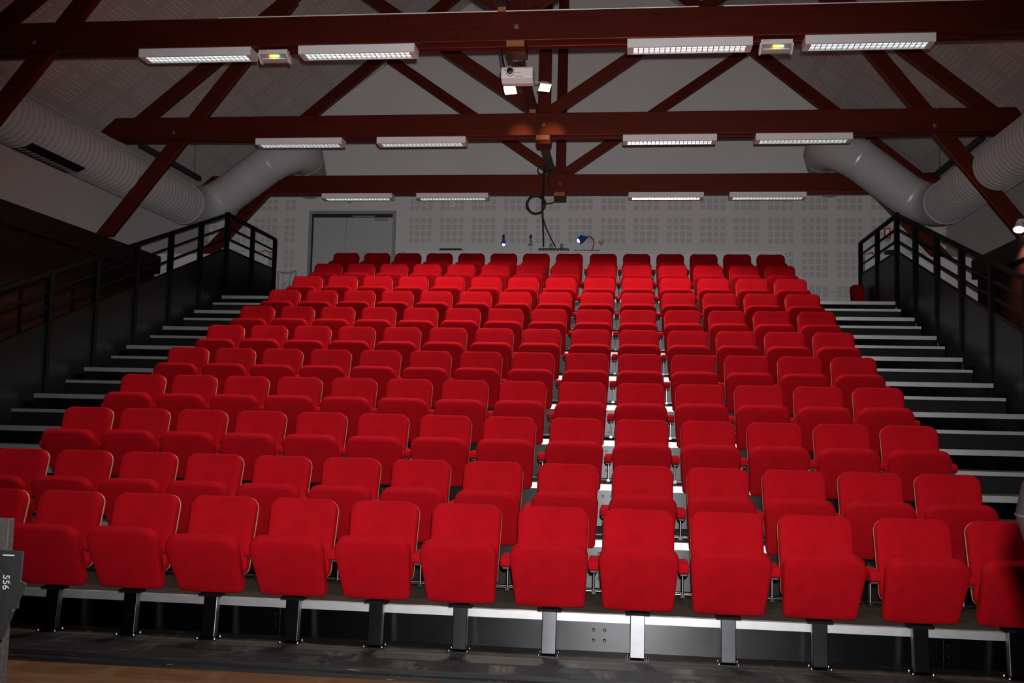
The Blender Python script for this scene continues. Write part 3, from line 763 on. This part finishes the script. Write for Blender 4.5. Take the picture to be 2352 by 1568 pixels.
# hanging cables
def spline(P, n=6):
    P = [Vector(p) for p in P]; out = []
    for i in range(len(P) - 1):
        p0 = P[max(0, i - 1)]; p1 = P[i]; p2 = P[i + 1]; p3 = P[min(len(P) - 1, i + 2)]
        for k in range(n):
            t = k / n; out.append(.5 * ((2 * p1) + (p2 - p0) * t + (2 * p0 - 5 * p1 + 4 * p2 - p3) * t * t + (3 * p1 - p0 - 3 * p2 + p3) * t ** 3))
    out.append(P[-1]); return out
YC = 10.12
o = obj('hanging_cable', tube(BM(), spline([(-.06, YC + .1, 5.0), (-.19, YC, 4.97), (-.21, YC, 4.7), (-.215, YC, 4.3), (-.20, YC + .1, 4.0), (-.24, YC + .72, DZ + .09)]), .014, 8), M['cable'], smooth=60)
tag(o, 'thick black cable hanging from the tray straight down to the console', 'cable')
o = obj('hanging_cable', tube(BM(), spline([(-.05, YC + .05, 5.0), (-.17, YC - .03, 4.96), (-.185, YC - .03, 4.6), (-.19, YC - .03, 4.15), (-.13, YC + .2, 3.95), (-.03, YC + .75, DZ + .09)]), .009, 8), M['cable'], smooth=60)
tag(o, 'thinner black cable beside the thick one, slanting to the console', 'cable')
def coil(cx, cz_, r, turns, rad, lab, yy):
    pts = []; n = int(turns * 28)
    for i in range(n + 1):
        a = 2 * PI * i / 28; rr = r * (1 - .10 * math.sin(i * .21)); sh = .035 * math.sin(i * .11)
        pts.append((cx + rr * math.cos(a) + sh * r * 2, yy + .018 * math.sin(i * .37), cz_ + rr * .98 * math.sin(a) - sh * r))
    o = obj('cable_coil', tube(BM(), pts, rad, 7), M['cable'], smooth=60); tag(o, lab, 'cable coil', 'coils of the hanging cable'); return o
coil(-.325, 4.365, .155, 3.4, .011, 'large coil of black cable hanging below the rearmost beam', YC - .05)
coil(-.225, 4.955, .075, 2.4, .009, 'small coil of black cable in front of the rearmost beam', YC - .05)
o = obj('hanging_cable', tube(BM(), spline([(-.20, YC - .02, 4.40), (-.08, YC - .02, 4.38), (.02, YC + .02, 4.43), (.07, YC + .25, 4.50)]), .008, 8), M['cable'], smooth=60)
tag(o, 'short black cable running from the large coil to the post end', 'cable')
o = obj('hanging_cable', tube(BM(), spline([(-.10, YC + .05, 4.97), (-.12, YC, 4.80), (-.08, YC, 4.66), (-.03, YC + .03, 4.62)]), .012, 8), M['cable'], smooth=60)
tag(o, 'short black cable end drooping in front of the rearmost beam', 'cable')
# ------------------------------------------------------------------ things beside the landing
t = empty('metal_chair', (-5.35, 11.77, treadZ(9))); tag(t, 'grey metal chair with wooden seat behind the left rail end', 'chair'); t.rotation_euler.z = math.radians(-12); t.scale = (.9, .9, 1)
for x in (-.19, .19):
    for y in (-.17, .17): obj('leg', tube(BM(), [(x, y, 0), (x * .92, y * .9, .44)], .012, 8), M['grey_plastic'], t, smooth=60)
obj('seat', boxb(-.20, .20, -.19, .19, .44, .465), wood('chair_seat_wood', (.12, .09, .06), (.2, .15, .1), 'x', .5), t, bevel=.01)
obj('back_frame', tube(BM(), spline([(.19, .17, .465), (.20, .19, .7), (.22, .20, .86), (.1, .20, .835), (-.1, .20, .835), (-.22, .20, .86), (-.20, .19, .7), (-.19, .17, .465)], 4), .014, 8), M['grey_plastic'], t, smooth=60)
for x in (-.07, .07): obj('back_bar', tube(BM(), [(x, .17, .465), (x * 1.2, .20, .835)], .008, 6), M['grey_plastic'], t, smooth=60)
t = empty('stored_seat', (5.27, 11.30, treadZ(9))); tag(t, 'spare red seat on a black base turned sideways against the right rail end', 'seat')
obj('backrest', pillow(.36, .40, .40, .05, .07, .16, .01, .045), M['fabric'], t, (-.09, .0, .17), (math.radians(-4), 0, math.radians(90)), smooth=60)
bm = BM(); prism_xz(bm, [(-.06, .0), (-.075, .17), (.07, .17), (.09, .0)], -.15, .15); obj('base', bm, M['black_paint'], t, bevel=.01)
t = empty('wall_sign', (5.93, YW, 4.23)); tag(t, 'small red framed notice on the back wall behind the right rail', 'sign')
obj('frame', boxb(-.06, .06, -.012, -.001, -.13, .10), M['red_metal'], t)
obj('notice', boxb(-.035, .035, -.016, -.0125, -.06, .08), M['white_plastic'], t)
obj('lower_plate', boxb(-.06, .06, -.016, -.0125, -.13, -.085), M['grey_plastic'], t)
thing_mesh('black_case', boxb(-.10, .10, -.08, .08, 0, .10), M['dark_plastic'], 'small black case on the low wall behind the right rail', 'case', (5.95, 11.85, 3.796), bevel=.02)
for s, x in ((-1, -5.72), (1, 5.60)):
    o = obj('red_cable', tube(BM(), spline([(x - .13, 11.8, 3.806), (x - .05, 11.8, 3.82), (x, 11.8, 3.85), (x + .06, 11.8, 3.812), (x + .16, 11.8, 3.806)]), .01, 7), M['red_metal'], smooth=60)
    tag(o, 'loose red cable lying on the low wall behind the %s rail' % ('left' if s < 0 else 'right'), 'cable', 'red cables on the low walls')
# ------------------------------------------------------------------ stage gear in the corners
t = empty('scenery_flat', (-1.87, -1.88, FLOOR)); tag(t, 'narrow speckled black board standing at the left picture edge beside the first seat', 'board')
obj('upper_board', boxb(-.26, .07, 0, .05, .43, .94), M['speckled'], t, bevel=.004)
obj('lower_board', boxb(-.26, .082, .001, .049, 0, .429), M['speckled'], t, bevel=.004)
t = empty('stage_lantern', (-1.70, -2.26, FLOOR)); tag(t, 'black stage lantern with marked filter frames at the left edge', 'stage lantern')
obj('stand', tube(BM(), [(-.15, .14, 0), (-.15, .14, .60)], .02, 10), M['lantern'], t, smooth=60)
obj('stand_foot', lathe(BM(), [(.16, 0), (.16, .012), (.03, .03)], 20, Matrix.Translation((-.15, .14, 0))), M['lantern'], t, smooth=40)
obj('can', boxb(-.30, .075, .02, .20, .50, .80), M['lantern'], t, bevel=.03)
def frame(cx, cy, cz_, w, ang, name='filter_frame'):
    m = Matrix.Translation((cx, cy, cz_)) @ Matrix.Rotation(math.radians(ang), 4, 'Y')
    bm = BM(); box(bm, -w / 2, w / 2, -.004, .004, -w / 2, w / 2, m); return obj(name, bm, M['lantern'], t, bevel=.008)
frame(.100, -.005, .715, .26, 2); frame(.085, -.02, .62, .28, 22)
f = frame(.045, -.04, .700, .23, 47)
obj('white_tape', boxb(.135, .19, -.0135, -.0095, .818, .824), M['marker'], t)
obj('frame_bolt', lathe(BM(), [(.013, 0), (.013, .004), (.006, .008)], 14, Matrix.Translation((.205, -.026, .575)) @ rot), M['lantern'], t, smooth=50)
def writing(txt, loc, size, parent):
    cu = bpy.data.curves.new('writing', 'FONT'); cu.body = txt; cu.size = size; cu.extrude = .0008; cu.align_x = 'CENTER'
    tmp = bpy.data.objects.new('tmp', cu); C.objects.link(tmp)
    dg = bpy.context.evaluated_depsgraph_get(); me = bpy.data.meshes.new_from_object(tmp.evaluated_get(dg))
    bpy.data.objects.remove(tmp); me.materials.clear(); me.materials.append(M['marker'])
    o = bpy.data.objects.new('white_writing', me); C.objects.link(o); o.parent = parent; o.location = loc
    o.rotation_euler = (PI / 2, math.radians(90), 0); return o
writing('556', (.165, -.0455, .705), .046, f)
writing('5S', (.132, -.0455, .652), .030, f)
t = empty('profile_spot', (2.030, -4.60, FLOOR)); tag(t, 'rounded black spotlight body cut by the right picture edge', 'stage lantern')
q = Matrix.Translation((.12, 0, 1.292)) @ Matrix.Rotation(math.radians(0), 4, 'X')
obj('body', lathe(BM(), [(.03, -.17), (.075, -.15), (.095, -.05), (.120, .035), (.107, .095), (.08, .14), (.02, .155)], 28, q), M['lantern_dark'], t, smooth=30)
obj('seam_ring', lathe(BM(), [(.119, .034), (.1208, .034), (.1208, .037), (.119, .037)], 28, q), M['lantern'], t)
obj('stand', tube(BM(), [(.12, 0, 0), (.12, 0, 1.13)], .02, 10), M['lantern'], t, smooth=60)
obj('stand_foot', lathe(BM(), [(.20, 0), (.20, .012), (.03, .03)], 20, Matrix.Translation((.12, 0, 0))), M['lantern'], t, smooth=40)
# ------------------------------------------------------------------ lights
def light(typ, name, loc, energy, col, target=None, **k):
    L = bpy.data.lights.new(name, typ); L.energy = energy; L.color = col
    for a, b in k.items(): setattr(L, a, b)
    o = bpy.data.objects.new(name, L); C.objects.link(o); o.location = loc
    if target is not None: o.rotation_euler = (Vector(target) - Vector(loc)).to_track_quat('-Z', 'Y').to_euler()
    return o
CAM = Vector((1.28, -6.6435, .6422))
light('SPOT', 'camera_flash', CAM + Vector((.04, 0, .13)), 2700, (1, .97, .97), (.35, 4, .85), spot_size=math.radians(77), spot_blend=1.0, shadow_soft_size=.03)
for i, f in enumerate(FL):
    light('SPOT', 'flood_beam', (f[0], f[1] - .01, f[2] - .03), 350, (1, .86, .70), (f[0], f[1] + .05, f[2] - 1), spot_size=math.radians(141), spot_blend=.10, shadow_soft_size=.05)
for f in FL:
    light('SPOT', 'flood_spill', (f[0], f[1] + .13, f[2] - .04), 22, (1, .68, .32), (f[0], 6.9, 4.60), spot_size=math.radians(22), spot_blend=1.0, shadow_soft_size=.03)
for Y, PL in ((0.0, (45, 250, 260, 40)), (YT[0] + .135, (60, 300, 290, 45)), (YT[1] + .135, (10, 300, 330, 8))):
    for x, e in zip(LX[0], PL):
        light('SPOT', 'louvred_light_beam', (x, Y, TIE0 - .10), e, (1, .97, .93), (x, Y, 0), spot_size=math.radians(106 if Y < 5 else 120), spot_blend=.45 if Y < 5 else .2, shadow_soft_size=.09)
light('SPOT', 'par_beam', (6.12, 6.76, 3.12), 60, (1, .70, .40), (6.6, 6.9, 2.2), spot_size=math.radians(105), spot_blend=.7, shadow_soft_size=.04)
w = bpy.data.worlds.new('world'); bpy.context.scene.world = w; w.use_nodes = True
w.node_tree.nodes['Background'].inputs[0].default_value = (.9, .95, 1, 1); w.node_tree.nodes['Background'].inputs[1].default_value = .006
# ------------------------------------------------------------------ camera
yaw, pitch, roll = -.1163, .081, .0236
cyw, syw, cp, sp, cr, sr = math.cos(yaw), math.sin(yaw), math.cos(pitch), math.sin(pitch), math.cos(roll), math.sin(roll)
f = Vector((syw * cp, cyw * cp, sp)); r = Vector((cyw, -syw, 0)); u = r.cross(f)
r2 = r * cr + u * sr; u2 = -r * sr + u * cr
cam = bpy.data.cameras.new('camera'); co = bpy.data.objects.new('camera', cam); C.objects.link(co)
m = Matrix((r2, u2, -f)).transposed().to_4x4(); m.translation = CAM; co.matrix_world = m
cam.sensor_width = 36; cam.lens = 2297.7 / 2352 * 36; cam.clip_end = 100; cam.clip_start = .05
sc = bpy.context.scene; sc.camera = co
sc.view_settings.view_transform = 'Standard'; sc.view_settings.look = 'None'; sc.view_settings.gamma = 1
sc.view_settings.use_curve_mapping = False; sc.view_settings.exposure = 0.0
